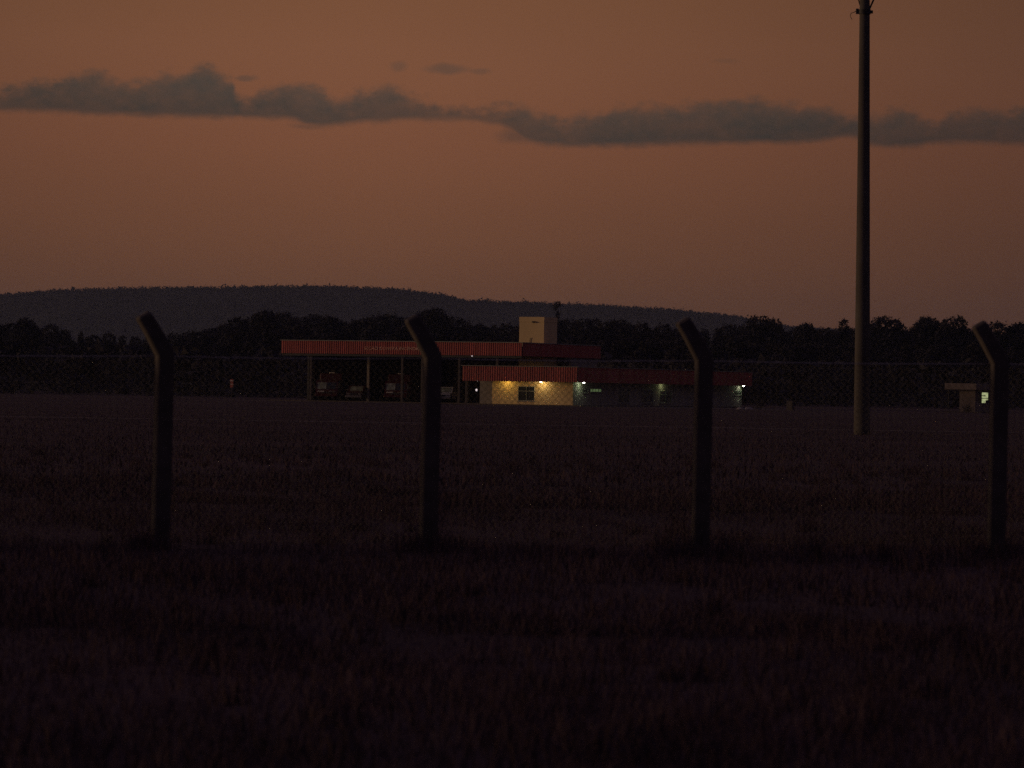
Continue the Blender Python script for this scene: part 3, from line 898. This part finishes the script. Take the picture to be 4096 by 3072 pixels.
# ------------------------------------------------------------------ the fence
fence = empty('security_fence', (0, 36, 0))
tag(fence, 'chain-link fence on angled-top concrete posts across the foreground', 'fence')
PB = [(640, 2196), (1711, 2206), (2800, 2220), (3983, 2230)]
POS = []
for px, py in PB:
    Xp, Yp = XY(px, py)
    d = -CAMZ*F/Yp
    POS.append((Xp*d/F, d))
st = ((POS[3][0]-POS[0][0])/3, (POS[3][1]-POS[0][1])/3)
for k in range(1, 6): POS.insert(0, (POS[0][0]-st[0], POS[0][1]-st[1]))
for k in range(1, 6): POS.append((POS[-1][0]+st[0], POS[-1][1]+st[1]))
def post_mesh():
    b = MB(); w = .076; c = .014
    def ring(cx, cz, w, tilt=0.0):
        pts = [(-w+c, -w), (w-c, -w), (w, -w+c), (w, w-c), (w-c, w), (-w+c, w), (-w, w-c), (-w, -w+c)]
        return [(cx+p*math.cos(tilt), q, cz+p*math.sin(tilt)) for p, q in pts]
    R_ = [ring(0, z, w) for z in (-.3, 0, .5, 1.0, 1.45, 1.735)]
    R_ += [ring(-.006, 1.762, w, .42), ring(-.10, 1.93, w*.95, .54), ring(-.2, 2.085, w*.88, .54), ring(-.212, 2.103, w*.7, .54)]
    b.loft(R_)
    return b
pm = post_mesh()
proto = pm.build('post', M['concrete'], fence)
pmesh = proto.data
bpy.data.objects.remove(proto)
POSTZ = 1.74
for i, (x, y) in enumerate(POS):
    o = bpy.data.objects.new('post', pmesh); COL.objects.link(o); o.parent = fence
    o.location = (x, y-36, .02*(i-5))
    o.rotation_euler = (R.uniform(-.006, .006), R.uniform(0.002, .012), math.radians(11.5+R.uniform(-1.5, 1.5))-math.atan2(x, y))
# chain link: each wire zig-zags up, hooked to the next one
L0, L1 = Vector(POS[0]), Vector(POS[-1])
LD = (L1-L0); Ln = LD.length; LD.normalize(); Nn = Vector((-LD.y, LD.x))
pitch = .062
nw = int(Ln/(pitch/1.0)); hstep = pitch*.5; nz_ = int(1.70/hstep)
k = np.arange(nw)[:, None]; j = np.arange(nz_+1)[None, :]
s = k*pitch+np.where(j % 2 == 0, 0.0, pitch*.5)*np.where(k % 2 == 0, 1, 1)+0*j
s = k*pitch+np.where((j+0) % 2 == 0, 0.0, 1.0)*pitch*1.0*0.52
zz = .03+j*hstep+.02*(k*pitch/2.4-5)
# sag a little between posts
def strands(s, zz, off, r):
    A = np.stack([L0.x+LD.x*s+Nn.x*(off), L0.y+LD.y*s+Nn.y*(off)-36, zz], -1)
    tri = np.array([(math.cos(a), math.sin(a)) for a in (0.5, 2.6, 4.7)])*r
    offs = np.stack([LD.x*tri[:, 0]+Nn.x*tri[:, 1], LD.y*tri[:, 0]+Nn.y*tri[:, 1], 0*tri[:, 0]], -1)
    V = A[:, :, None, :]+offs[None, None]
    nk, nj = A.shape[:2]
    idx = np.arange(nk*nj*3).reshape(nk, nj, 3)
    fs = []
    for a in range(3):
        c = (a+1) % 3
        fs.append(np.stack([idx[:, :-1, a], idx[:, :-1, c], idx[:, 1:, c], idx[:, 1:, a]], -1).reshape(-1, 4))
    return V.reshape(-1, 3), np.concatenate(fs)
wob = 0.004*np.sin(s*3.1+zz*2)
V1, F1 = strands(s, zz, .105+wob, .0030)
s2 = (k+1)*pitch-np.where(j % 2 == 0, 0.0, 1.0)*pitch*0.52+pitch*.02
V2, F2 = strands(s2, zz, .109+wob, .0030)
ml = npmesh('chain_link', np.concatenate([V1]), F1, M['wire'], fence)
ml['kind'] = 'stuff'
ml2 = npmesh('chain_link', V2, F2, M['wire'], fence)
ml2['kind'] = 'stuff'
for z in (1.735,):
    b = MB(); pts = []
    for i in range(len(POS)-1):
        for q in range(6):
            f_ = q/6
            x = POS[i][0]*(1-f_)+POS[i+1][0]*f_+Nn.x*.1; y = POS[i][1]*(1-f_)+POS[i+1][1]*f_+Nn.y*.1
            pts.append((x, y-36, z-.012*math.sin(math.pi*f_)))
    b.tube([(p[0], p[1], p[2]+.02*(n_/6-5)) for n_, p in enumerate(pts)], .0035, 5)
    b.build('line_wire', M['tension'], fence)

# ------------------------------------------------------------------ grass
def blades(n, d0, d1, h0, h1, w, seed, power=1.0):
    g = np.random.default_rng(seed)
    d = d0+(d1-d0)*g.random(n)**power
    half = 0.135*d+2.5
    x = (g.random(n)*2-1)*half
    # patchy height field
    pat = 0.5+0.25*np.sin(x*1.3+d*.7+seed)+0.25*np.sin(x*.45-d*.37+1.3)+.2*np.sin(x*2.9+1.1*d)
    keep = g.random(n) < np.clip(.35+pat, .2, 1)*np.clip((300-d)/200, 0, 1)
    x, d, pat = x[keep], d[keep], pat[keep]; n = len(x)
    h = (h0+(h1-h0)*g.random(n)**2)*(.45+.8*np.clip(pat, 0, 1.2))
    a = g.random(n)*math.pi*2
    lean = h*g.uniform(.1, .75, n)
    la = g.random(n)*math.pi*2
    base = np.stack([x, d, np.zeros(n)], 1)
    wv = np.stack([np.cos(a), np.sin(a), 0*a], 1)*(w*g.uniform(.6, 1.4, n))[:, None]
    mid = base+np.stack([np.cos(la)*lean*.35, np.sin(la)*lean*.35, h*.6], 1)
    tip = base+np.stack([np.cos(la)*lean, np.sin(la)*lean, h], 1)
    V = np.stack([base-wv, base+wv, mid+wv*.7, mid-wv*.7, tip], 1).reshape(-1, 3)
    i0 = np.arange(n)[:, None]*5
    T = np.concatenate([i0+np.array([[0, 1, 2]]), i0+np.array([[0, 2, 3]]), i0+np.array([[3, 2, 4]])])
    return V, T
parts = [blades(110000, 12.5, 26, .02, .12, .003, 1), blades(130000, 24, 60, .03, .15, .004, 2, 1.3), blades(120000, 50, 300, .03, .16, .010, 3, 1.5)]
def tufts(cs, per, h0, h1, w, seed):
    g = np.random.default_rng(seed)
    c = np.repeat(np.array(cs, float), per, 0); n = len(c)
    sp = c[:, 2]*.5
    base = np.stack([c[:, 0]+g.normal(0, 1, n)*sp, c[:, 1]+g.normal(0, 1, n)*sp, np.zeros(n)], 1)
    h = c[:, 2]*g.uniform(h0, h1, n)
    la = g.random(n)*math.pi*2; ln = h*g.uniform(.2, .9, n); a = g.random(n)*math.pi
    wv = np.stack([np.cos(a), np.sin(a), 0*a], 1)*w
    mid = base+np.stack([np.cos(la)*ln*.35, np.sin(la)*ln*.35, h*.65], 1)
    tip = base+np.stack([np.cos(la)*ln, np.sin(la)*ln, h*(1-.25*ln/h)], 1)
    V = np.stack([base-wv, base+wv, mid+wv*.7, mid-wv*.7, tip], 1).reshape(-1, 3)
    i0 = np.arange(n)[:, None]*5
    return V, np.concatenate([i0+np.array([[0, 1, 2]]), i0+np.array([[0, 2, 3]]), i0+np.array([[3, 2, 4]])])
cs = [(x+R.uniform(-.25, .25), y+R.uniform(-.3, .1), R.uniform(.16, .26)) for x, y in POS for _ in range(4)]
for _ in range(420):
    d = 13+70*R.random()**1.3
    cs.append((R.uniform(-1, 1)*(.135*d+2), d, R.uniform(.10, .24)))
parts.append(tufts(cs, 70, .5, 1.25, .0035, 9))
Vs, Ts, o_ = [], [], 0
for V, T in parts:
    Vs.append(V); Ts.append(T+o_); o_ += len(V)
tag(npmesh('grass', np.concatenate(Vs), np.concatenate(Ts), M['grass']), kind='stuff', label='rough dry grass of the dark field')
# a few tall bent stalks
for (px, py, d, h, ln, lab) in ((2680, 2420, 26.5, .62, -.42, 'tall bent grass stalk arching left, right of the middle of the foreground'),
                                (3300, 2640, 21, .35, .15, 'short upright stalk in the foreground at the right'),
                                (900, 2450, 25.5, .33, .12, 'short leaning stalk in the foreground at the left')):
    x, y, z = at(px, py, d)
    pts = [(0, 0, 0), (ln*.06, 0, h*.4), (ln*.35, 0, h*.78), (ln*.8, 0, h*.97), (ln*1.2, .02, h)]
    e = empty('grass_stalk', (x, y, 0)); tag(e, lab, 'plant')
    MB().tube(pts, [.004, .0035, .003, .0025, .002], 5).build('stem', M['grass'], e)
    b = MB()
    for q in range(9):
        f_ = q/9; p = (ln*(.8+.4*f_), .0, h*(.97+.03*f_))
        b.tube([p, (p[0]+ln*.04, R.uniform(-.02, .02), p[2]-R.uniform(.01, .035))], [.003, .0012], 4)
    b.build('seed_head', M['grass'], e)
